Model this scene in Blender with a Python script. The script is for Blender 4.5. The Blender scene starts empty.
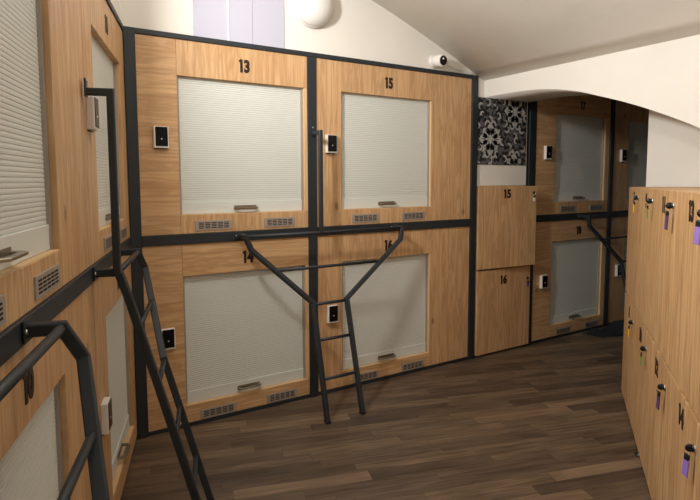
import bpy, bmesh, math, random
from mathutils import Vector, Matrix
random.seed(7)
SC = bpy.context.scene
COL = SC.collection
R = math.radians

# ------------------------------------------------------------------ materials
def new_mat(name, color=(.5, .5, .5), rough=.5, metal=0.0, coat=0.0):
    m = bpy.data.materials.new(name); m.use_nodes = True
    b = m.node_tree.nodes['Principled BSDF']
    b.inputs['Base Color'].default_value = (*color, 1)
    b.inputs['Roughness'].default_value = rough
    b.inputs['Metallic'].default_value = metal
    b.inputs['Coat Weight'].default_value = coat
    return m, m.node_tree, b

def nd(nt, typ, **kw):
    n = nt.nodes.new(typ)
    for k, v in kw.items(): setattr(n, k, v)
    return n

def ramp(nt, fac, stops):
    r = nd(nt, 'ShaderNodeValToRGB'); e = r.color_ramp.elements
    while len(e) < len(stops): e.new(.5)
    for i, (p, c) in enumerate(stops):
        e[i].position = p; e[i].color = (*c, 1) if len(c) == 3 else c
    nt.links.new(fac, r.inputs['Fac']); return r.outputs['Color']

def srgb(r, g, b):
    f = lambda c: c / 12.92 if c <= .04045 else ((c + .055) / 1.055) ** 2.4
    return (f(r / 255), f(g / 255), f(b / 255))

def mix(nt, fac, a, b, mode='MIX'):
    m = nd(nt, 'ShaderNodeMix', data_type='RGBA', blend_type=mode)
    for sock, v in ((m.inputs[0], fac), (m.inputs[6], a), (m.inputs[7], b)):
        if hasattr(v, 'is_output'): nt.links.new(v, sock)
        elif isinstance(v, (int, float)): sock.default_value = v
        else: sock.default_value = (*v, 1)
    return m.outputs[2]

def wood(name, axis, light, mid, dark, board=.13, fine=60, knots=True, streak=.5):
    """light oak decor; axis 0 = grain along x, 2 = grain along z"""
    m, nt, b = new_mat(name, rough=.48)
    tc = nd(nt, 'ShaderNodeTexCoord'); oi = nd(nt, 'ShaderNodeObjectInfo')
    rnd = nd(nt, 'ShaderNodeVectorMath', operation='SCALE'); rnd.inputs[0].default_value = (7.3, 0, 5.1)
    nt.links.new(oi.outputs['Random'], rnd.inputs['Scale'])
    add = nd(nt, 'ShaderNodeVectorMath', operation='ADD')
    nt.links.new(tc.outputs['Object'], add.inputs[0]); nt.links.new(rnd.outputs[0], add.inputs[1])
    def noise(sx, sz, detail=4, dist=0.0, rough=.6):
        mp = nd(nt, 'ShaderNodeMapping')
        mp.inputs['Scale'].default_value = (sz, 1, sx) if axis == 0 else (sx, 1, sz)   # sx across the grain, sz along
        nt.links.new(add.outputs[0], mp.inputs['Vector'])
        n = nd(nt, 'ShaderNodeTexNoise'); n.inputs['Scale'].default_value = 1; n.inputs['Detail'].default_value = detail
        n.inputs['Distortion'].default_value = dist; n.inputs['Roughness'].default_value = rough
        nt.links.new(mp.outputs[0], n.inputs['Vector']); return n.outputs['Fac']
    base = ramp(nt, noise(1 / board, .5, 2), [(.3, mid), (.55, light), (.75, mid)])
    fine_c = ramp(nt, noise(fine, 2.2, 5, .4), [(.32, dark), (.5, mid), (.68, light)])
    c = mix(nt, streak, base, fine_c)
    cath = ramp(nt, noise(14, 1.3, 3, 1.2), [(.40, (0, 0, 0)), (.46, (1, 1, 1)), (.50, (1, 1, 1)), (.56, (0, 0, 0))])
    c = mix(nt, mix(nt, 1.0, cath, (.42, .42, .42), 'MULTIPLY'), c, dark)
    if knots:
        v = nd(nt, 'ShaderNodeTexVoronoi'); mp = nd(nt, 'ShaderNodeMapping')
        mp.inputs['Scale'].default_value = (2.2, 0, 4.2) if axis == 0 else (4.2, 0, 2.2)
        v.inputs['Scale'].default_value = 1; v.voronoi_dimensions = '3D'
        nt.links.new(add.outputs[0], mp.inputs['Vector']); nt.links.new(mp.outputs[0], v.inputs['Vector'])
        k = ramp(nt, v.outputs['Distance'], [(.03, (.75, .75, .75)), (.085, (0, 0, 0))])
        c = mix(nt, k, c, tuple(x * .45 for x in dark))
    nt.links.new(c, b.inputs['Base Color'])
    bp = nd(nt, 'ShaderNodeBump'); bp.inputs['Strength'].default_value = .05
    nt.links.new(noise(fine, 2, 4), bp.inputs['Height']); nt.links.new(bp.outputs[0], b.inputs['Normal'])
    return m

OL, OM, OD = srgb(220, 182, 137), srgb(207, 165, 119), srgb(168, 124, 82)
OAKV = wood('oak_vertical_grain', 2, OL, OM, OD)
OAKH = wood('oak_horizontal_grain', 0, OL, OM, OD)
LKV = wood('locker_oak', 2, srgb(222, 184, 136), srgb(203, 161, 112), srgb(160, 118, 76), board=.05, fine=42, knots=False, streak=.7)
EDGE = new_mat('oak_edge_band', srgb(222, 186, 140), .5)[0]
def metal_mat():
    m, nt, b = new_mat('anthracite_powder_coat', srgb(34, 41, 47), .5)
    return m
METAL = metal_mat()
SLAT = new_mat('shutter_plastic', srgb(220, 223, 217), .5)[0]
GREYM = new_mat('brushed_grey_metal', srgb(150, 142, 128), .35, .8)[0]
VENTM = new_mat('vent_aluminium', srgb(172, 162, 152), .45, .3)[0]
BLACK = new_mat('black_plastic', (.008, .008, .009), .4)[0]
DARKHOLE = new_mat('dark_slot', (.006, .005, .005), .8)[0]
GLASSB, _, _b = new_mat('black_glass', (.006, .006, .008), .25); _b.inputs['Specular IOR Level'].default_value = .15
WHITEP = new_mat('white_plastic', srgb(238, 234, 230), .4)[0]
DIGIT = new_mat('number_dark_brown', srgb(40, 22, 20), .5)[0]
CHROME = new_mat('chrome', (.75, .74, .72), .15, 1.0)[0]
YEL = new_mat('yellow_tag', srgb(250, 210, 50), .45)[0]
GRN = new_mat('green_tag', srgb(60, 172, 72), .45)[0]
PUR = new_mat('purple_tag', srgb(150, 120, 200), .45)[0]
DPUR = new_mat('dark_purple_tag', srgb(88, 62, 108), .45)[0]
BLUE = new_mat('blue_tag', srgb(70, 80, 160), .45)[0]
LILAC = new_mat('lilac_white_board', srgb(192, 191, 208), .5)[0]
WPBLK = new_mat('wallpaper_black', srgb(26, 25, 28), .6)[0]
WPSIL = new_mat('wallpaper_silver', srgb(192, 192, 190), .4, .1)[0]
WPGRY = new_mat('wallpaper_grey', srgb(104, 105, 109), .5, .1)[0]
MATB = new_mat('navy_fabric', srgb(26, 30, 38), .9)[0]

def plaster(name, col, amt=.12):
    m, nt, b = new_mat(name, col, .85)
    tc = nd(nt, 'ShaderNodeTexCoord')
    n = nd(nt, 'ShaderNodeTexNoise'); n.inputs['Scale'].default_value = 2.2; n.inputs['Detail'].default_value = 5
    nt.links.new(tc.outputs['Object'], n.inputs['Vector'])
    c = ramp(nt, n.outputs['Fac'], [(.3, tuple(x * .95 for x in col)), (.7, col)])
    nt.links.new(c, b.inputs['Base Color'])
    bp = nd(nt, 'ShaderNodeBump'); bp.inputs['Strength'].default_value = amt; bp.inputs['Distance'].default_value = .03
    nt.links.new(n.outputs['Fac'], bp.inputs['Height']); nt.links.new(bp.outputs[0], b.inputs['Normal'])
    return m
WALLM = plaster('white_plaster', srgb(240, 236, 228))
CEILM = plaster('ceiling_plaster', srgb(240, 235, 226), .3)

def floor_mat():
    m, nt, b = new_mat('dark_strip_floor', rough=.5)
    tc = nd(nt, 'ShaderNodeTexCoord'); mp = nd(nt, 'ShaderNodeMapping'); mp.vector_type = 'POINT'
    mp.inputs['Rotation'].default_value = (0, 0, R(17))            # planks run square to the left wall
    nt.links.new(tc.outputs['Object'], mp.inputs['Vector'])
    sp = nd(nt, 'ShaderNodeSeparateXYZ'); nt.links.new(mp.outputs[0], sp.inputs[0])
    def math_(op, a, bb=None):
        n = nd(nt, 'ShaderNodeMath', operation=op)
        for i, v in enumerate((a, bb)):
            if v is None: continue
            if hasattr(v, 'is_output'): nt.links.new(v, n.inputs[i])
            else: n.inputs[i].default_value = v
        return n.outputs[0]
    Wd, Ln = .088, .70
    row = math_('FLOOR', math_('DIVIDE', sp.outputs['Y'], Wd))
    wn = nd(nt, 'ShaderNodeTexWhiteNoise', noise_dimensions='1D'); nt.links.new(row, wn.inputs['W'])
    u = math_('ADD', math_('DIVIDE', sp.outputs['X'], Ln), math_('MULTIPLY', wn.outputs['Value'], 7.0))
    colm = math_('FLOOR', u)
    cv = nd(nt, 'ShaderNodeCombineXYZ'); nt.links.new(row, cv.inputs[0]); nt.links.new(colm, cv.inputs[1])
    w2 = nd(nt, 'ShaderNodeTexWhiteNoise', noise_dimensions='3D'); nt.links.new(cv.outputs[0], w2.inputs['Vector'])
    tone = ramp(nt, w2.outputs['Value'], [(.0, srgb(80, 66, 54)), (.3, srgb(95, 79, 64)), (.75, srgb(108, 90, 72)), (1.0, srgb(130, 109, 86))])
    off = nd(nt, 'ShaderNodeVectorMath', operation='SCALE'); nt.links.new(w2.outputs['Color'], off.inputs[0]); off.inputs['Scale'].default_value = 20
    def grain(sx, sy, d):
        m2 = nd(nt, 'ShaderNodeMapping'); m2.inputs['Scale'].default_value = (sx, sy, 1); nt.links.new(mp.outputs[0], m2.inputs['Vector'])
        a = nd(nt, 'ShaderNodeVectorMath', operation='ADD'); nt.links.new(m2.outputs[0], a.inputs[0]); nt.links.new(off.outputs[0], a.inputs[1])
        n = nd(nt, 'ShaderNodeTexNoise'); n.inputs['Scale'].default_value = 1; n.inputs['Detail'].default_value = d
        n.inputs['Distortion'].default_value = .6
        nt.links.new(a.outputs[0], n.inputs['Vector']); return n.outputs['Fac']
    g = ramp(nt, grain(3, 45, 5), [(.3, (.55, .53, .5)), (.55, (1, 1, 1)), (.75, (1.25, 1.2, 1.15))])
    c = mix(nt, 1.0, tone, g, 'MULTIPLY')
    g2 = ramp(nt, grain(2.2, 9, 3), [(.35, (.72, .7, .68)), (.6, (1.1, 1.1, 1.1))])
    c = mix(nt, .8, c, g2, 'MULTIPLY')
    fy = math_('FRACT', math_('DIVIDE', sp.outputs['Y'], Wd)); fx = math_('FRACT', u)
    gap = math_('MAXIMUM', math_('LESS_THAN', fy, .018), math_('LESS_THAN', fx, .003))
    c = mix(nt, math_('MULTIPLY', gap, .6), c, (.012, .008, .006))
    nt.links.new(c, b.inputs['Base Color'])
    bp = nd(nt, 'ShaderNodeBump'); bp.inputs['Strength'].default_value = .08
    nt.links.new(grain(3, 45, 4), bp.inputs['Height']); nt.links.new(bp.outputs[0], b.inputs['Normal'])
    return m
FLOORM = floor_mat()

# ------------------------------------------------------------------ mesh helpers
class MB:
    def __init__(s): s.bm = bmesh.new(); s.mats = []
    def mi(s, m):
        if m not in s.mats: s.mats.append(m)
        return s.mats.index(m)
    def box(s, x0, x1, y0, y1, z0, z1, m, bev=0.0, mtx=None):
        i = s.mi(m); t = bmesh.new()
        bmesh.ops.create_cube(t, size=1)
        for v in t.verts:
            v.co = Vector((x0 + (v.co.x + .5) * (x1 - x0), y0 + (v.co.y + .5) * (y1 - y0), z0 + (v.co.z + .5) * (z1 - z0)))
        if bev: bmesh.ops.bevel(t, geom=list(t.edges), offset=bev, segments=2, affect='EDGES', profile=.5)
        s._merge(t, i, mtx); return s
    def _merge(s, t, i, mtx=None, smooth=False):
        if mtx: t.transform(mtx)
        bmesh.ops.recalc_face_normals(t, faces=t.faces)
        mp = {}
        for v in t.verts: mp[v] = s.bm.verts.new(v.co)
        for f in t.faces:
            try: nf = s.bm.faces.new([mp[v] for v in f.verts])
            except ValueError: continue
            nf.material_index = i; nf.smooth = smooth or f.smooth
        t.free()
    def sweep(s, pts, prof, m, up=Vector((1, 0, 0)), smooth=False):
        """mitred sweep of a closed 2D profile along a polyline"""
        i = s.mi(m); t = bmesh.new(); pts = [Vector(p) for p in pts]
        d0 = (pts[1] - pts[0]).normalized()
        a = up - d0 * up.dot(d0)
        if a.length < 1e-3: a = Vector((0, 0, 1)) - d0 * d0.z
        a.normalize(); b = d0.cross(a)
        ring = [pts[0] + a * u + b * v for u, v in prof]; rings = [ring]
        for k in range(1, len(pts)):
            d = (pts[k] - pts[k - 1]).normalized()
            n = d if k == len(pts) - 1 else (d + (pts[k + 1] - pts[k]).normalized()).normalized()
            ring = [q + d * ((pts[k] - q).dot(n) / d.dot(n)) for q in ring]; rings.append(ring)
        vr = [[t.verts.new(q) for q in r] for r in rings]; n = len(prof)
        for r0, r1 in zip(vr, vr[1:]):
            for k in range(n):
                f = t.faces.new([r0[k], r0[(k + 1) % n], r1[(k + 1) % n], r1[k]]); f.smooth = smooth
        t.faces.new(vr[0]); t.faces.new(vr[-1][::-1])
        s._merge(t, i); return s
    def lathe(s, prof, m, n=24, mtx=None):
        i = s.mi(m); t = bmesh.new()
        rings = []
        for r, z in prof:
            if r < 1e-6: rings.append([t.verts.new((0, 0, z))])
            else: rings.append([t.verts.new((r * math.cos(2 * math.pi * k / n), r * math.sin(2 * math.pi * k / n), z)) for k in range(n)])
        for a, b in zip(rings, rings[1:]):
            for k in range(n):
                k2 = (k + 1) % n
                if len(a) == 1 and len(b) == 1: continue
                if len(a) == 1: f = t.faces.new([a[0], b[k], b[k2]])
                elif len(b) == 1: f = t.faces.new([a[k], a[k2], b[0]])
                else: f = t.faces.new([a[k], a[k2], b[k2], b[k]])
                f.smooth = True
        for rg in (rings[0], rings[-1]):
            if len(rg) > 1: t.faces.new(rg)
        s._merge(t, i, mtx); return s
    def prism(s, poly, y0, y1, m):
        """polygon in (x,z) extruded along y"""
        i = s.mi(m); t = bmesh.new()
        a = [t.verts.new((x, y0, z)) for x, z in poly]; b = [t.verts.new((x, y1, z)) for x, z in poly]
        n = len(poly)
        t.faces.new(a); t.faces.new(b[::-1])
        for k in range(n): t.faces.new([a[k], a[(k + 1) % n], b[(k + 1) % n], b[k]])
        s._merge(t, i); return s
    def flat(s, poly, y, m):
        i = s.mi(m); t = bmesh.new(); t.faces.new([t.verts.new((x, y, z)) for x, z in poly])
        bmesh.ops.triangulate(t, faces=t.faces)
        mp = {v: s.bm.verts.new(v.co) for v in t.verts}
        for f in t.faces:
            vs = [mp[v] for v in f.verts]
            nf = s.bm.faces.new(vs); nf.material_index = i
            nf.normal_update()
            if nf.normal.y > 0: nf.normal_flip()
        t.free(); return s
    def build(s, name, parent=None):
        me = bpy.data.meshes.new(name); s.bm.to_mesh(me); s.bm.free()
        for m in s.mats: me.materials.append(m)
        o = bpy.data.objects.new(name, me); COL.objects.link(o)
        if parent: o.parent = parent
        return o

RECT = lambda w, h, c=.004: [(-w + c, -h), (w - c, -h), (w, -h + c), (w, h - c), (w - c, h), (-w + c, h), (-w, h - c), (-w, -h + c)]
CIRC = lambda r, n=14: [(r * math.cos(2 * math.pi * k / n), r * math.sin(2 * math.pi * k / n)) for k in range(n)]

def tag(o, label, cat, group=None):
    o['label'] = label; o['category'] = cat
    if group: o['group'] = group
    return o
def thing(name, label, cat, loc=(0, 0, 0), rz=0, group=None):
    o = bpy.data.objects.new(name, None); COL.objects.link(o); o.empty_display_size = .1
    o.location = loc; o.rotation_euler = (0, 0, rz)
    return tag(o, label, cat, group)
def struct(o): o['kind'] = 'structure'; return o

LEFT = R(73)          # left wall: local x runs along the wall to the right as seen from the room
def digits(txt, cx, cz, h, parent, y=-.001, wx=.78, bold=.0055):
    cu = bpy.data.curves.new('number', 'FONT'); cu.body = txt; cu.size = h * 1.42; cu.align_x = 'CENTER'
    cu.extrude = .0015; cu.offset = bold * h / .07; cu.resolution_u = 5; cu.space_character = .92
    t = bpy.data.objects.new('tmp', cu); COL.objects.link(t)
    dg = bpy.context.evaluated_depsgraph_get(); dg.update()
    me = bpy.data.meshes.new_from_object(t.evaluated_get(dg)); me.name = 'number'
    bpy.data.objects.remove(t); bpy.data.curves.remove(cu)
    if txt[0] == '1':                                    # small flag on the leading figure one
        t2 = bmesh.new(); t2.from_mesh(me)
        x = min(v.co.x for v in t2.verts); tp = max(v.co.y for v in t2.verts); zz = .0015
        P4 = [(x + .002, tp), (x + .002, tp - .28 * h), (x - .15 * h, tp - .24 * h), (x - .15 * h, tp - .13 * h)]
        up_ = [t2.verts.new((a, b, zz)) for a, b in P4]; dn_ = [t2.verts.new((a, b, -zz)) for a, b in P4]
        t2.faces.new(up_[::-1]); t2.faces.new(dn_)
        for k in range(4): t2.faces.new([up_[k], up_[(k + 1) % 4], dn_[(k + 1) % 4], dn_[k]])
        bmesh.ops.recalc_face_normals(t2, faces=t2.faces); t2.to_mesh(me); t2.free()
    me.transform(Matrix.Translation((cx, y, cz - h / 2)) @ Matrix.Rotation(R(90), 4, 'X') @ Matrix.Diagonal((wx, 1, 1, 1)))
    me.materials.clear(); me.materials.append(DIGIT)
    o = bpy.data.objects.new('number', me); COL.objects.link(o); o.parent = parent
    return o

# ------------------------------------------------------------------ room shell
CE = lambda x: 3.32 - .06 * (x + 1.15) ** 2
s = MB(); s.box(-3, 6.4, -5.4, .9, -.1, 0, FLOORM); struct(s.build('floor'))

def ceil():
    bm = MB(); i = bm.mi(CEILM); xs = [-2.4 + k * (2.835 + 2.4) / 40 for k in range(41)]
    prof = [(x, CE(x)) for x in xs] + [(x, CE(x) + .15) for x in reversed(xs)]
    bm.prism(prof, -5.2, .3, CEILM)
    for f in bm.bm.faces: f.smooth = abs(f.normal.y) < .5
    return bm.build('ceiling')
o = struct(ceil())

def wall_back():
    b = MB()
    xs = [-.4 + k * (2.765 + .4) / 16 for k in range(17)]
    b.prism([(-.4, 2.4)] + [(2.765, 2.4)] + [(x, CE(x) + .02) for x in reversed(xs)], .012, .2, WALLM)
    b.box(-.4, 2.765, .12, .2, 0, 2.4, WALLM)
    return struct(b.build('wall_back'))
wall_back()
def wall_left():
    b = MB()
    b.box(-4.9, .02, .012, .2, 2.4, 3.45, WALLM); b.box(-4.9, .02, .12, .2, 0, 2.4, WALLM)
    b.box(-4.9, -2.62, .012, .12, 0, 2.4, WALLM)
    o = b.build('wall_left'); o.rotation_euler = (0, 0, LEFT); return struct(o)
wall_left()

# thick wall with the flat arch
ARC = [(0, 2.229), (-.18, 2.231), (-.43, 2.227), (-.66, 2.205), (-.87, 2.161), (-1.06, 2.100), (-1.24, 2.038), (-1.39, 1.978), (-1.56, 1.902),
       (-1.70, 1.832), (-1.88, 1.72), (-2.05, 1.59), (-2.2, 1.42), (-2.3, 1.2), (-2.36, .9), (-2.4, .5), (-2.42, 0)]
def cat_curve(P, n=5):
    out = []
    for k in range(len(P) - 1):
        p0, p1, p2, p3 = P[max(k - 1, 0)], P[k], P[k + 1], P[min(k + 2, len(P) - 1)]
        for j in range(n):
            t = j / n
            out.append(tuple(.5 * (2 * p1[i] + (p2[i] - p0[i]) * t + (2 * p0[i] - 5 * p1[i] + 4 * p2[i] - p3[i]) * t * t + (3 * p1[i] - p0[i] - 3 * p2[i] + p3[i]) * t ** 3) for i in (0, 1)))
    return out + [P[-1]]
def wall_arch():
    b = MB(); i = b.mi(WALLM); t = bmesh.new(); c = cat_curve(ARC); X0, X1, TOP = 2.833, 3.383, 2.39
    lo = [[t.verts.new((x, y, z)) for y, z in c] for x in (X0, X1)]
    hi = [[t.verts.new((x, y, TOP)) for y, z in c] for x in (X0, X1)]
    n = len(c)
    for k in range(n - 1):
        t.faces.new([lo[0][k], lo[0][k + 1], hi[0][k + 1], hi[0][k]])
        t.faces.new([lo[1][k + 1], lo[1][k], hi[1][k], hi[1][k + 1]])
        f = t.faces.new([lo[0][k + 1], lo[0][k], lo[1][k], lo[1][k + 1]]); f.smooth = True
        t.faces.new([hi[0][k], hi[0][k + 1], hi[1][k + 1], hi[1][k]])
    b._merge(t, i)
    b.box(X0, X1, -5.2, -2.42, 0, TOP, WALLM)
    return struct(b.build('wall_arch'))
wall_arch()
s = MB(); s.box(2.766, 3.384, .004, .7, 1.49, 2.42, WALLM); s.box(2.766, 3.384, .5, .7, 0, 1.49, WALLM); struct(s.build('wall_pier'))
s = MB(); s.box(3.386, 3.62, -4.2, -1.09, 0, 2.6, WALLM); struct(s.build('wall_divider'))
s = MB(); s.box(3.40, 6.3, .12, .25, 0, 2.6, WALLM); struct(s.build('wall_far'))
s = MB(); s.box(6.2, 6.35, -4.2, .12, 0, 2.6, WALLM); struct(s.build('wall_right'))
s = MB(); s.box(3.62, 6.35, -4.3, -4.2, 0, 2.6, WALLM); struct(s.build('wall_front'))
s = MB(); s.box(3.384, 6.35, -4.3, .25, 2.6, 2.7, CEILM); struct(s.build('ceiling_back_room'))
s = MB(); s.box(-2.6, 2.83, -5.2, -5.05, 0, 3.4, WALLM); struct(s.build('wall_rear'))

# ------------------------------------------------------------------ wallpaper on the pier
def wallpaper():
    b = MB(); X0, X1, Z0, Z1 = 2.768, 3.370, 1.669, 2.2285
    b.box(X0, X1, -.0005, .0035, Z0, Z1, WPBLK)
    def clip(poly):
        for ax, lim, sg in ((0, X0 + .002, 1), (0, X1 - .002, -1), (1, Z0 + .002, 1), (1, Z1 - .002, -1)):
            out = []
            for k in range(len(poly)):
                a, c = poly[k - 1], poly[k]; da, dc = (a[ax] - lim) * sg, (c[ax] - lim) * sg
                if (da >= 0) != (dc >= 0):
                    t = da / (da - dc); out.append((a[0] + (c[0] - a[0]) * t, a[1] + (c[1] - a[1]) * t))
                if dc >= 0: out.append(c)
            poly = out
            if len(poly) < 3: return None
        return poly
    def put(poly, m, y):
        if sum(p[0] * q[1] - q[0] * p[1] for p, q in zip(poly, poly[1:] + poly[:1])) < 0: poly = poly[::-1]
        # fan of triangles so that concave outlines clip cleanly
        t = bmesh.new(); f = t.faces.new([t.verts.new((x, 0, z)) for x, z in poly]); r = bmesh.ops.triangulate(t, faces=[f])
        for g in r['faces']:
            c = clip([(v.co.x, v.co.z) for v in g.verts])
            if c: b.flat(c, y, m)
        t.free()
    def leaf(cx, cz, ang, L, W, m, y, bend=0, lobes=0):
        up, dn = [], []; N = 12
        for k in range(N + 1):
            t = k / N; w = W * math.sin(math.pi * t ** .75) * (1 + lobes * abs(math.sin(3.2 * math.pi * t)))
            a = ang + bend * t; px = L * t; ox = bend * L * t * t * .5
            bx, bz = px, ox
            for lst, sg in ((up, 1), (dn, -1)):
                x, z = bx, bz + sg * w * .5
                lst.append((cx + x * math.cos(ang) - z * math.sin(ang), cz + x * math.sin(ang) + z * math.cos(ang)))
        put(up + dn[::-1][1:-1], m, y)
    def scroll(cx, cz, ang, r, sgn, m, y):
        inn, outp = [], []
        for k in range(20):
            t = k / 19; a = ang + sgn * t * 4.4; rr = r * (1 - .72 * t); w = r * .34 * (1 - .5 * t) * (.35 + .65 * math.sin(math.pi * min(1, t + .15)))
            inn.append((cx + (rr - w) * math.cos(a), cz + (rr - w) * math.sin(a))); outp.append((cx + (rr + w) * math.cos(a), cz + (rr + w) * math.sin(a)))
        for k in range(19): put([inn[k], inn[k + 1], outp[k + 1], outp[k]], m, y)
    def disc(cx, cz, rx, rz, m, y): put([(cx + rx * math.cos(a * math.pi / 8), cz + rz * math.sin(a * math.pi / 8)) for a in range(16)], m, y)
    def flower(cx, cz, m):
        for k in range(8):
            a = k * math.pi / 4
            L = .112 if k % 2 == 0 else .098
            leaf(cx + .024 * math.cos(a), cz + .03 * math.sin(a), a, L, .088, m, -.0012, 0, .22)
        for k in range(8):
            a = k * math.pi / 4
            leaf(cx + .05 * math.cos(a), cz + .06 * math.sin(a), a, .055, .007, WPBLK, -.0018)
            a += math.pi / 8
            leaf(cx + .055 * math.cos(a), cz + .062 * math.sin(a), a, .070, .006, WPBLK, -.0018)
        for q in (1, -1):
            for sx in (1, -1):
                scroll(cx + sx * .028, cz + q * .128, (0 if sx > 0 else math.pi) - .4 * q * sx, .034, sx * q, m, -.0016)
        disc(cx, cz, .031, .043, WPBLK, -.0022); disc(cx, cz, .027, .038, m, -.0026)
    P, Q = .30, .50
    flowers = [(2.915 + i * P, 1.885 + j * Q + (.25 if i % 2 else 0)) for i in range(-1, 4) for j in range(-1, 3)]
    st = .066
    for i in range(14):
        for j in range(-1, 12):
            x = 2.765 + (i + .5 * (j % 2)) * st * .9; z = 1.66 + j * st * .82
            if min(math.hypot(x - fx, (z - fz) * .85) for fx, fz in flowers) < .118: continue
            near = min(flowers, key=lambda q: math.hypot(x - q[0], z - q[1])); sg = 1 if x > near[0] else -1; sv = 1 if z > near[1] else -1
            m = WPGRY if (i + j) % 3 else WPSIL
            scroll(x, z, (0 if sg > 0 else math.pi) + sg * sv * (.6 + .5 * (j % 3)), .036, sg * sv, m, -.0009 - .0001 * ((i + 2 * j) % 3))
            if (i + j) % 2: leaf(x, z, math.pi / 2 * sv + .8 * sg * (1 if j % 2 else -1), .058, .026, WPGRY, -.0006, .5 * sg, .35)
    for fx, fz in flowers: flower(fx, fz, WPSIL)
    o = b.build('wallpaper_panel')
    return tag(o, 'black wallpaper panel with silver damask flowers on the pier beneath the arch', 'wallpaper')
wallpaper()

# ------------------------------------------------------------------ sleeping pods
def shutter(parent, xa, xb, za, zb, dy=.030, pitch=.0135):
    b = MB(); i = b.mi(SLAT); t = bmesh.new(); bot = za + .075
    n = int((zb - bot) / pitch); pr = []
    for k in range(n + 1):
        z = bot + k * pitch
        pr += [(.0026, z), (.0002, z + .0016), (-.0004, z + pitch * .5), (.0002, z + pitch - .0012)]
    pr = [p for p in pr if p[1] < zb + .01]
    a = [t.verts.new((xa, dy + y, z)) for y, z in pr]; c = [t.verts.new((xb, dy + y, z)) for y, z in pr]
    for k in range(len(pr) - 1): t.faces.new([a[k], c[k], c[k + 1], a[k + 1]])
    b._merge(t, i)
    for f in b.bm.faces:
        if f.normal.y > 0: f.normal_flip()
    b.box(xa, xb, dy - .006, dy + .012, za, bot, SLAT, .002)
    # guide channels at both sides
    b.box(xa, xa + .012, dy - .012, dy + .01, za, zb, VENTM); b.box(xb - .012, xb, dy - .012, dy + .01, za, zb, VENTM)
    o = b.build('roller_shutter', parent)
    h = MB(); cx = (xa + xb) / 2; z = za + .033; w = .07; yb = dy - .006
    h.sweep([(cx - w, yb, z), (cx - w, yb - .020, z), (cx - w + .018, yb - .034, z), (cx + w - .018, yb - .034, z), (cx + w, yb - .020, z), (cx + w, yb, z)],
            RECT(.004, .010, .0015), GREYM, up=Vector((0, 1, 0)))
    h.box(cx - w - .006, cx + w + .006, yb - .002, yb, z - .014, z + .014, GREYM)
    h.build('handle', o)
    return o

def vent(parent, x0, x1, z0, z1):
    b = MB(); b.box(x0, x1, -.005, 0.0, z0, z1, VENTM, .0015)
    g = 5; mx = .018; mz = .010; w = (x1 - x0 - 2 * mx) / g; h = (z1 - z0 - 2 * mz) / 4
    for i in range(g):
        for j in range(4):
            xx = x0 + mx + i * w; zz = z0 + mz + j * h
            b.box(xx + .004, xx + w - .004, -.0058, -.0045, zz + .0025, zz + h - .0025, DARKHOLE)
    b.build('vent_grille', parent)

def keypad(parent, cx, cz):
    b = MB(); b.box(cx - .042, cx + .042, -.028, 0, cz - .063, cz + .063, WHITEP, .004)
    b.box(cx - .036, cx + .036, -.008, 0, cz - .068, cz - .062, BLACK)
    o = b.build('keypad', parent)
    g = MB(); g.box(cx - .034, cx + .036, -.0305, -.0275, cz - .052, cz + .060, GLASSB, .001)
    g.box(cx - .002, cx + .004, -.0312, -.0303, cz - .014, cz - .006, WHITEP)
    g.build('screen', o)

def pod(num, loc, rz, X0, X1, xa, xb, upper, label, kx=None, gl=OAKV, gh=OAKV, gr=OAKV, wide_right=False, numx=None, vents=None):
    """one sleeping pod front; X0..X1 module, xa..xb shutter opening"""
    root = thing('sleeping_pod', label, 'sleeping pod', loc, rz, 'sleeping pods')
    z0, z1 = (1.214, 2.369) if upper else (.026, 1.150)
    za, zb = (1.327, 2.160) if upper else (.135, .952)
    D, g = .05, .0012
    def board(n, x0, x1, zz0, zz1, m):
        b = MB(); b.box(x0, x1, 0, D, zz0, zz1, m, .0015); return b.build(n, root)
    board('side_panel', X0 + .001, xa - g, z0, z1, gl)
    if wide_right: board('side_panel', xb + .012, X1 - .001, z0, z1, gr); hx = xb + .010
    else: hx = X1 - .001
    board('header_panel', xa, hx, zb, z1, gh)
    board('sill_panel', xa, hx, z0, za, OAKV if upper else OAKH)
    board('door_jamb', xb, hx, za + .001, zb - .001, EDGE if rz == 0 else OAKV)
    b = MB(); b.box(xa, xb, .002, D, za, za + .003, EDGE); b.build('sill_edge', root)
    shutter(root, xa + .001, xb - .001, za + .004, zb + .002)
    b = MB(); b.box(X0, X1, .075, .10, z0, z1, BLACK); b.build('back_lining', root)
    vz = z0 + .015 if upper else .030
    for v0, v1 in ((xa + .085, xa + .322), (xa + .54, xa + .765)) if vents is None else vents: vent(root, v0, v1, vz, vz + .062)
    if kx is not None: keypad(root, kx, 1.790 if upper else .583)
    if numx is None: numx = (xa + xb) / 2
    digits(str(num), numx, 2.258 if upper else 1.045, .072, root)
    return root

O = (0, 0, 0)
pod(13, O, 0, .063, 1.162, .292, 1.136, True, 'upper sleeping pod numbered 13, cream shutter closed, left on the back wall', .187, OAKH, OAKV)
pod(15, O, 0, 1.229, 2.690, 1.432, 2.256, True, 'upper sleeping pod numbered 15 with wide oak panel right of its shutter', 1.340, OAKV, OAKV, OAKV, True)
pod(14, O, 0, .063, 1.162, .294, 1.136, False, 'lower sleeping pod numbered 14, directly under pod 13', .190, OAKH, OAKH)
pod(16, O, 0, 1.229, 2.690, 1.434, 2.253, False, 'lower sleeping pod numbered 16 behind the funnel shaped ladder', 1.342, OAKV, OAKV, OAKV, True)
pod(11, O, LEFT, -1.104, -.004, -.925, -.175, True, 'upper sleeping pod 11 on the left wall, next to the corner post', -1.045)
pod(12, O, LEFT, -1.104, -.004, -.860, -.120, False, 'lower sleeping pod in the left corner, behind the black ladder', -1.02, vents=())
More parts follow.
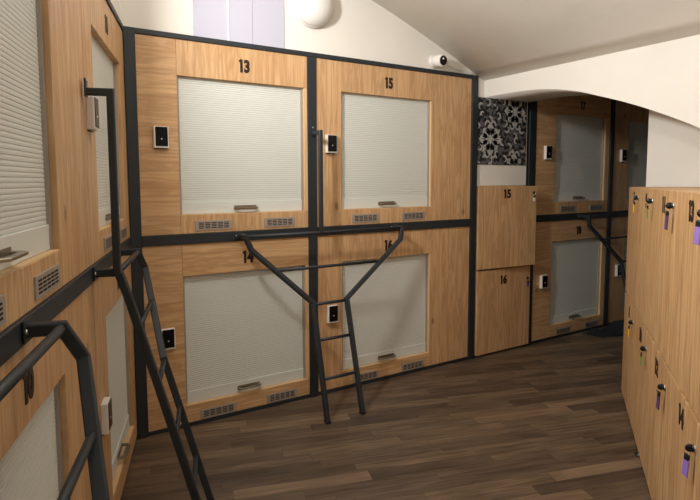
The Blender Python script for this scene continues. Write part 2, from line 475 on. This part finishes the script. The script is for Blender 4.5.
pod(9, O, LEFT, -2.60, -1.106, -2.40, -1.555, True, 'large upper sleeping pod nearest the camera on the left, wide oak panel beside shutter', None, OAKV, OAKV, OAKV, True, vents=((-2.27, -2.04), (-1.825, -1.59)))
pod(10, O, LEFT, -2.60, -1.106, -2.40, -1.565, False, 'lower sleeping pod numbered 10, in the bottom left corner of the photo', None, OAKV, OAKV, OAKV, True, numx=-1.91)
pod(17, O, 0, 3.507, 4.634, 3.785, 4.560, True, 'upper sleeping pod numbered 17 in the dim room through the arch', 3.655, OAKH, OAKH, OAKV)
pod(18, O, 0, 3.507, 4.634, 3.772, 4.565, False, 'lower sleeping pod numbered 18 in the dim room through the arch', 3.645, OAKH, OAKH, OAKV)
pod(19, O, 0, 4.702, 5.90, 4.975, 5.80, True, 'upper sleeping pod half hidden behind the white wall, right of pod 17', 4.855, OAKV, OAKV, OAKV)
pod(20, O, 0, 4.702, 5.90, 4.975, 5.80, False, 'lower sleeping pod half hidden behind the lockers, right of pod 18', 4.850, OAKV, OAKV, OAKV)

# ------------------------------------------------------------------ steel frames around the pods
def part(name, root, *boxes):
    b = MB()
    for bx in boxes: b.box(*bx, METAL, .003)
    return b.build(name, root)
fr = thing('steel_frame', 'dark grey steel frame around sleeping pods 13 to 16 on the back wall', 'frame')
part('post', fr, (0, .062, -.012, .06, 0, 2.4)); part('post', fr, (1.163, 1.228, -.010, .06, 0, 2.37)); part('post', fr, (2.691, 2.757, -.012, .06, 0, 2.4))
part('top_rail', fr, (.062, 2.691, -.010, .06, 2.370, 2.4))
part('middle_rail', fr, (.063, 1.162, -.011, .06, 1.151, 1.213), (1.229, 2.690, -.011, .06, 1.151, 1.213))
part('bottom_rail', fr, (.063, 1.162, -.004, .06, 0, .025), (1.229, 2.690, -.004, .06, 0, .025))
fr = thing('steel_frame', 'dark steel rails of the left wall pods, ending at the corner', 'frame', O, LEFT)
part('top_rail', fr, (-2.6, -.016, -.008, .05, 2.370, 2.4)); part('middle_rail', fr, (-2.6, -.020, -.010, .06, 1.151, 1.213)); part('bottom_rail', fr, (-2.6, -.02, .006, .06, 0, .025))
fr = thing('steel_frame', 'dark steel frame around the pods in the dim room beyond the arch', 'frame')
part('post', fr, (3.415, 3.505, -.004, .06, 0, 2.5)); part('post', fr, (4.636, 4.700, -.010, .06, 0, 2.5)); part('post', fr, (5.902, 5.966, -.010, .06, 0, 2.5))
part('top_rail', fr, (3.507, 4.634, -.008, .06, 2.370, 2.4), (4.702, 5.9, -.008, .06, 2.370, 2.4))
part('middle_rail', fr, (3.507, 4.634, -.010, .06, 1.151, 1.213), (4.702, 5.9, -.010, .06, 1.151, 1.213))
part('bottom_rail', fr, (3.507, 4.634, -.004, .06, 0, .025), (4.702, 5.9, -.004, .06, 0, .025))

# ------------------------------------------------------------------ ladders
def ladder(label, loc, rz, lt, lm, lk, lf, rt, rm, rk, rf, off=.11, pole=None, off2=None):
    """x of left/right side at top, below the short drop, at the knee, at the foot"""
    root = thing('bunk_ladder', label, 'ladder', loc, rz, 'bunk ladders')
    zt, zm, zk = 1.185, 1.10, .735
    lean = lambda z: -((off2 or off + .005) + (1.10 - z) * .27)
    def side(t, m, k, f):
        pts = [(t, -.0115, zt), (t, -off, zt), (m, lean(zm), zm), (k, lean(zk), zk), (f, lean(0), 0.0)]
        b = MB(); b.sweep(pts, RECT(.0155, .0155), METAL, up=Vector((1, 0, 0)))
        b.box(t - .03, t + .03, -.0165, -.0115, zt - .026, zt + .026, METAL, .002)
        b.lathe([(0, 0), (.007, 0), (.006, .004), (0, .006)], CHROME, 12, Matrix.Translation((t - .02, -.016, zt)) @ Matrix.Rotation(R(90), 4, 'X'))
        o = b.build('side_rail', root)
        f_ = MB(); f_.box(f - .0165, f + .0165, lean(0) - .0165, lean(0) + .0165, 0, .012, BLACK); f_.build('foot_cap', o)
        def at(z):
            if z >= zk: u = (zm - z) / (zm - zk); return m + (k - m) * u
            u = (zk - z) / zk; return k + (f - k) * u
        return at
    A, B = side(lt, lm, lk, lf), side(rt, rm, rk, rf)
    b = MB(); b.sweep([(lt, -off, zt), (rt, -off, zt)], CIRC(.0115), METAL, up=Vector((0, 0, 1)), smooth=True); b.build('top_bar', root)
    for z in (.96, .725, .50, .26):
        b = MB(); b.sweep([(A(z), lean(z), z), (B(z), lean(z), z)], CIRC(.0103), METAL, up=Vector((0, 0, 1)), smooth=True); b.build('rung', root)
    if pole is not None:
        b = MB(); b.sweep([(pole, -.012, 1.858), (pole, -off, 1.858), (pole, -off, zt)], RECT(.0135, .0135), METAL, up=Vector((1, 0, 0)))
        b.box(pole - .018, pole + .018, -.016, -.010, 1.838, 1.905, METAL, .002)
        b.lathe([(0, 0), (.006, 0), (.005, .004), (0, .006)], CHROME, 12, Matrix.Translation((pole, -.016, 1.897)) @ Matrix.Rotation(R(90), 4, 'X'))
        b.build('grab_pole', root)
    return root
ladder('funnel shaped dark steel ladder standing in the middle, before pods 14 and 16', O, 0,
       .655, .692, 1.074, 1.066, 1.882, 1.864, 1.333, 1.331, .12, 1.195)
ladder('black steel ladder leaning in the left corner, with tall grab pole', O, LEFT,
       -1.12, -1.125, -1.12, -1.13, -.50, -.475, -.80, -.80, .096, -1.150, .125)
ladder('black steel ladder at the bottom left edge, nearest the camera', O, LEFT,
       -2.55, -2.54, -2.54, -2.54, -1.94, -1.91, -2.23, -2.20, .088, None, .125)
ladder('dark ladder in the dim room beyond the arch, partly behind the lockers', O, 0,
       4.15, 4.152, 4.54, 4.535, 5.19, 5.17, 4.80, 4.80, .12)

# ------------------------------------------------------------------ lockers
def lock_on(parent, x, z):
    b = MB(); M = Matrix.Translation((x, -.001, z)) @ Matrix.Rotation(R(90), 4, 'X')
    b.lathe([(0, 0), (.0135, 0), (.0135, .004), (.0115, .006), (.0115, .010), (0, .010)], BLACK, 20, M)
    b.lathe([(.0135, 0), (.0155, 0), (.0155, .003), (.0135, .005)], CHROME, 20, M)
    return b.build('lock', parent)
def key(mtx, x, z, tagmat, label, hang=.0, sw=0.0, tl=.052):
    """key turned in its lock: bow, ring and a hanging tag"""
    o = thing('key', label, 'key', mtx @ Vector((x, -.0112, z)), mtx.to_euler().z, 'locker keys')
    b = MB()
    b.box(-.0013, .0013, -.004, .0, -.0035, .0035, CHROME)
    b.lathe([(0, -.0022), (.0125, -.0022), (.014, 0), (.0125, .0022), (0, .0022)], BLACK, 18,
            Matrix.Translation((0, -.006, 0)) @ Matrix.Rotation(R(90), 4, 'Y'))
    b.build('bow', o)
    r = MB(); n = 14
    r.sweep([(0, -.012 + .009 * math.sin(2 * math.pi * k / n), -.016 + .013 * math.cos(2 * math.pi * k / n)) for k in range(n + 1)], CIRC(.0012, 6), CHROME, up=Vector((1, 0, 0)))
    r.build('ring', o)
    t = MB(); a = Matrix.Translation((0, -.012, -.026)) @ Matrix.Rotation(sw, 4, 'Z') @ Matrix.Rotation(R(6), 4, 'Y')
    t.box(-.014, .014, -.0025, .0025, -.014 - tl, -.012, tagmat, .002, a); t.build('tag', o)
    h = MB(); h.box(-.012, .012, -.004, .004, -.018, .004, BLACK, .003, a); h.build('tag_head', o)
    return o

def locker(loc, rz, nums, x0, x1, label, grain, depth, sep=.745, top=1.487, open_upper=0.0, lock_dx=None, numx=None, feet=((.06, .06), (-.06, .06)), yf=0.0, bot=.022, db=0.0):
    root = thing('locker', label, 'locker', loc, rz, 'two door lockers')
    T = .018; b = MB(); yc = yf + T + .001
    b.box(x0, x0 + T, yc, yf + depth, bot, top, grain); b.box(x1 - T - db, x1 - db, yc, yf + depth, bot, top, grain)
    b.box(x0 + T, x1 - T - db, yc, yf + depth, top - T, top, grain); b.box(x0 + T, x1 - T - db, yc, yf + depth, bot, bot + T, grain)
    b.box(x0 + T, x1 - T - db, yc + .045, yf + depth, sep - T / 2, sep + T / 2, grain); b.box(x0 + T, x1 - T - db, yf + depth - .006, yf + depth, bot + T, top - T, grain)
    b.build('carcass', root)
    for (fx, fy) in feet:
        f = MB(); X = x0 + fx if fx > 0 else x1 + fx
        f.lathe([(0, 0), (.026, 0), (.026, .006), (.012, .012), (.010, bot), (0, bot)], BLACK, 18, Matrix.Translation((X, yf + fy, 0))); f.build('foot', root)
    doors = []
    for up in (True, False):
        z0, z1 = (sep + .008, top - .001) if up else (bot + .001, sep - .007)
        d = MB(); d.box(x0 + .0012, x1 - .0012, yf, yf + T, z0, z1, grain, .0012); d = d.build('door', root)
        W = x1 - x0
        nx = x0 + (numx if numx else W * .47); lx = x0 + (lock_dx if lock_dx else W * .80)
        zn = (1.421 if up else .662); zl = (1.425 if up else .648)
        if nums: digits(nums[0 if up else 1], nx, zn, .07, d, yf - .001, .92, .0045)
        if nums: lock_on(d, lx, zl)
        doors.append((d, lx, zl))
        if up and open_upper:
            M = Matrix.Translation((x0, yf, 0)) @ Matrix.Rotation(-open_upper, 4, 'Z') @ Matrix.Translation((-x0, -yf, 0))
            for q in [d] + list(d.children): q.data.transform(M)
    return root, doors

LK = R(216.4); LO = Vector((3.052, -1.171, 0))
LM = Matrix.Translation(LO) @ Matrix.Rotation(LK, 4, 'Z')
B0, BW = -.068, .571
rows = [('7', '8'), ('9', '10'), ('11', '12'), ('13', '14'), None]
lab = ['oak locker with doors 7 and 8, far end of the angled row', 'oak locker with doors 9 and 10, second in the angled row',
       'oak locker with doors 11 and 12, third in the angled row', 'oak locker with doors 13 and 14, at the right edge of the photo',
       'near end oak locker of the angled row, cut off by the photo edge']
ltop = [.300, .965, 1.575, 2.062]; 
for i in range(5):
    x0 = B0 + i * BW; ft = ((.06, .06), (-.06, .06))
    if i == 1: ft = ((.39, .008), (-.06, .06))
    locker(LO, LK, rows[i], x0, x0 + BW, lab[i], LKV, .45, lock_dx=.53 if i < 4 else None, numx=.292, feet=ft)
TG = [(YEL, GRN, DPUR, PUR), (YEL, GRN, DPUR, PUR)]
names = [('yellow tagged', 'green tagged', 'dark purple tagged', 'lilac tagged')] * 2
for r_ in (0, 1):
    for i in range(4):
        x = B0 + i * BW + .53; z = 1.425 if r_ == 0 else .648
        key(LM, x, z, TG[r_][i], '%s key in the %s locker door %s' % (names[r_][i], 'upper' if r_ == 0 else 'lower', rows[i][r_]), tl=.05 if i < 2 else .062, sw=R(-20 + 15 * i))
# pair under the wallpaper
locker(O, 0, ('15', '16'), 2.768, 3.438, 'oak locker with doors 15 and 16, under the wallpaper panel', OAKV, .44, sep=.765, numx=.315, lock_dx=.617,
       yf=-.026, open_upper=R(4.5), db=.045)
M15 = Matrix.Translation((2.768, -.026, 0)) @ Matrix.Rotation(R(-4.5), 4, 'Z') @ Matrix.Translation((-2.768, .026, 0)) @ Matrix.Translation((0, -.026, 0))
key(M15, 2.768 + .617, 1.425, WHITEP, 'white tagged key hanging from locker door 15', tl=.035)
key(Matrix.Translation((0, -.026, 0)), 2.768 + .617, .648, BLUE, 'blue tagged key hanging from locker door 16', tl=.035)

# ------------------------------------------------------------------ things on the upper wall
t = thing('wall_lamp', 'round white dome lamp on the wall above pods 13 and 15', 'lamp', (1.205, .012, 2.718))
MX = Matrix.Rotation(R(90), 4, 'X')
b = MB(); b.lathe([(0, 0), (.150, 0), (.155, .008), (.155, .02), (.145, .026), (0, .026)], WHITEP, 40, MX); b.build('base', t)
b = MB(); b.lathe([(.148, .024)] + [(.148 * math.cos(a * math.pi / 24), .026 + .085 * math.sin(a * math.pi / 24)) for a in range(1, 12)] + [(0, .111)], WHITEP, 40, MX); b.build('dome_shade', t)

t = thing('security_camera', 'small white round security camera on the wall above pod 15', 'camera', (2.288, .012, 2.466))
b = MB(); b.lathe([(0, 0), (.052, 0), (.052, .012), (.045, .016), (0, .016)], WHITEP, 28, MX); b.build('mount_plate', t)
AIM = Matrix.Translation((0, -.016, 0)) @ Matrix.Rotation(R(2), 4, 'Z') @ Matrix.Rotation(R(97), 4, 'X')
b = MB(); b.lathe([(0, -.01), (.030, -.01), (.046, .012), (.048, .05), (.046, .085), (.040, .092), (0, .092)], WHITEP, 28, AIM); b.build('housing', t)
b = MB(); b.lathe([(0, .090), (.036, .090), (.036, .096), (.026, .101), (0, .104)], GLASSB, 28, AIM)
b.lathe([(0, .104), (.008, .104), (.006, .107), (0, .1075)], WHITEP, 12, AIM @ Matrix.Translation((-.010, .012, -.002))); b.build('lens', t)
t = MB(); t.sweep([(2.42, .006, 2.455), (2.55, .006, 2.428), (2.68, .004, 2.418), (2.684, .004, 2.406)], CIRC(.006, 8), WHITEP, up=Vector((0, 1, 0)), smooth=True)
tag(t.build('cable'), 'thin white cable running from the security camera to the frame corner', 'cable')

t = thing('wall_panel', 'pale lilac three section panel on the white wall above pod 13', 'panel', (0, 0, 2.402))
for x0, x1 in ((.400, .611), (.622, .777), (.780, 1.000)):
    b = MB(); b.box(x0, x1, .006, .012, 0, .66, LILAC, .001); b.build('section', t)
b = MB(); b.box(.6115, .6215, -.000, .012, 0, .66, WHITEP); b.build('divider_strip', t)

# ------------------------------------------------------------------ dark mat on the floor beyond the arch
def mat():
    b = MB(); i = b.mi(MATB); t = bmesh.new(); NX, NY = 26, 12; V = []
    for k in range(NX + 1):
        row = []
        for j in range(NY + 1):
            u, v = k / NX, j / NY
            e = min(1, 8 * min(u, 1 - u)) * min(1, 6 * min(v, 1 - v))
            h = .012 + e * (.02 + .055 * math.exp(-((u - .55 - .15 * v) / .12) ** 2) + .018 * math.sin(9 * u + 4 * v))
            row.append(t.verts.new((4.22 + .75 * u + .05 * v, -.05 - .30 * v * (.6 + .4 * math.sin(2.4 * u)), h)))
        V.append(row)
    for k in range(NX):
        for j in range(NY): f = t.faces.new([V[k][j], V[k + 1][j], V[k + 1][j + 1], V[k][j + 1]]); f.smooth = True
    ex = bmesh.ops.extrude_face_region(t, geom=list(t.faces))
    for v in [g for g in ex['geom'] if isinstance(g, bmesh.types.BMVert)]: v.co.z = 0.0
    b._merge(t, i); return tag(b.build('floor_mat'), 'rumpled navy mat lying on the floor in front of pods 18 and 20', 'mat')
mat()

# ------------------------------------------------------------------ lights
def wall_or_fill_light(sx, power, z=2.62, col=(1, .968, .925)):
    """light of a dome lamp mounted on the left wall, sx metres from the corner"""
    l = bpy.data.lights.new('wall_or_fill_light', 'AREA'); l.shape = 'DISK'; l.size = .26; l.energy = power; l.color = col
    o = bpy.data.objects.new('wall_or_fill_light', l); COL.objects.link(o)
    A = R(17); n = Vector((math.cos(A), -math.sin(A), 0)); u = Vector((-math.sin(A), -math.cos(A), 0))
    o.location = u * sx + n * .13 + Vector((0, 0, z))
    o.rotation_euler = n.to_track_quat('-Z', 'Y').to_euler()
wall_or_fill_light(1.0, 26)
wall_or_fill_light(3.2, 11, 2.58)  # unseen fill added to brighten the ceiling and arch wall, no known lamp
w = bpy.data.worlds.new('World'); SC.world = w; w.use_nodes = True
w.node_tree.nodes['Background'].inputs[0].default_value = (.9, .93, 1, 1); w.node_tree.nodes['Background'].inputs[1].default_value = .05

# ------------------------------------------------------------------ camera
cx, cy, cz, yaw, pitch, roll, ppy = (-.570986613, -3.30945324, 1.52883558, .559346714, .0833848644, -.00264919160, 226.661106)
f = Vector((math.sin(yaw) * math.cos(pitch), math.cos(yaw) * math.cos(pitch), -math.sin(pitch)))
r0 = Vector((math.cos(yaw), -math.sin(yaw), 0)); u0 = r0.cross(f)
r = r0 * math.cos(roll) + u0 * math.sin(roll); u = -r0 * math.sin(roll) + u0 * math.cos(roll)
cam = bpy.data.cameras.new('Camera'); cam.sensor_width = 36; cam.sensor_fit = 'HORIZONTAL'; cam.lens = 540 / 700 * 36
cam.shift_y = (ppy - 250) / 700; cam.clip_start = .02
co = bpy.data.objects.new('Camera', cam); COL.objects.link(co)
co.matrix_world = Matrix(((r.x, u.x, -f.x, cx), (r.y, u.y, -f.y, cy), (r.z, u.z, -f.z, cz), (0, 0, 0, 1)))
SC.camera = co
SC.view_settings.view_transform = 'Standard'; SC.view_settings.look = 'None'; SC.view_settings.gamma = 1
SC.view_settings.exposure = 1.12; SC.view_settings.use_curve_mapping = False
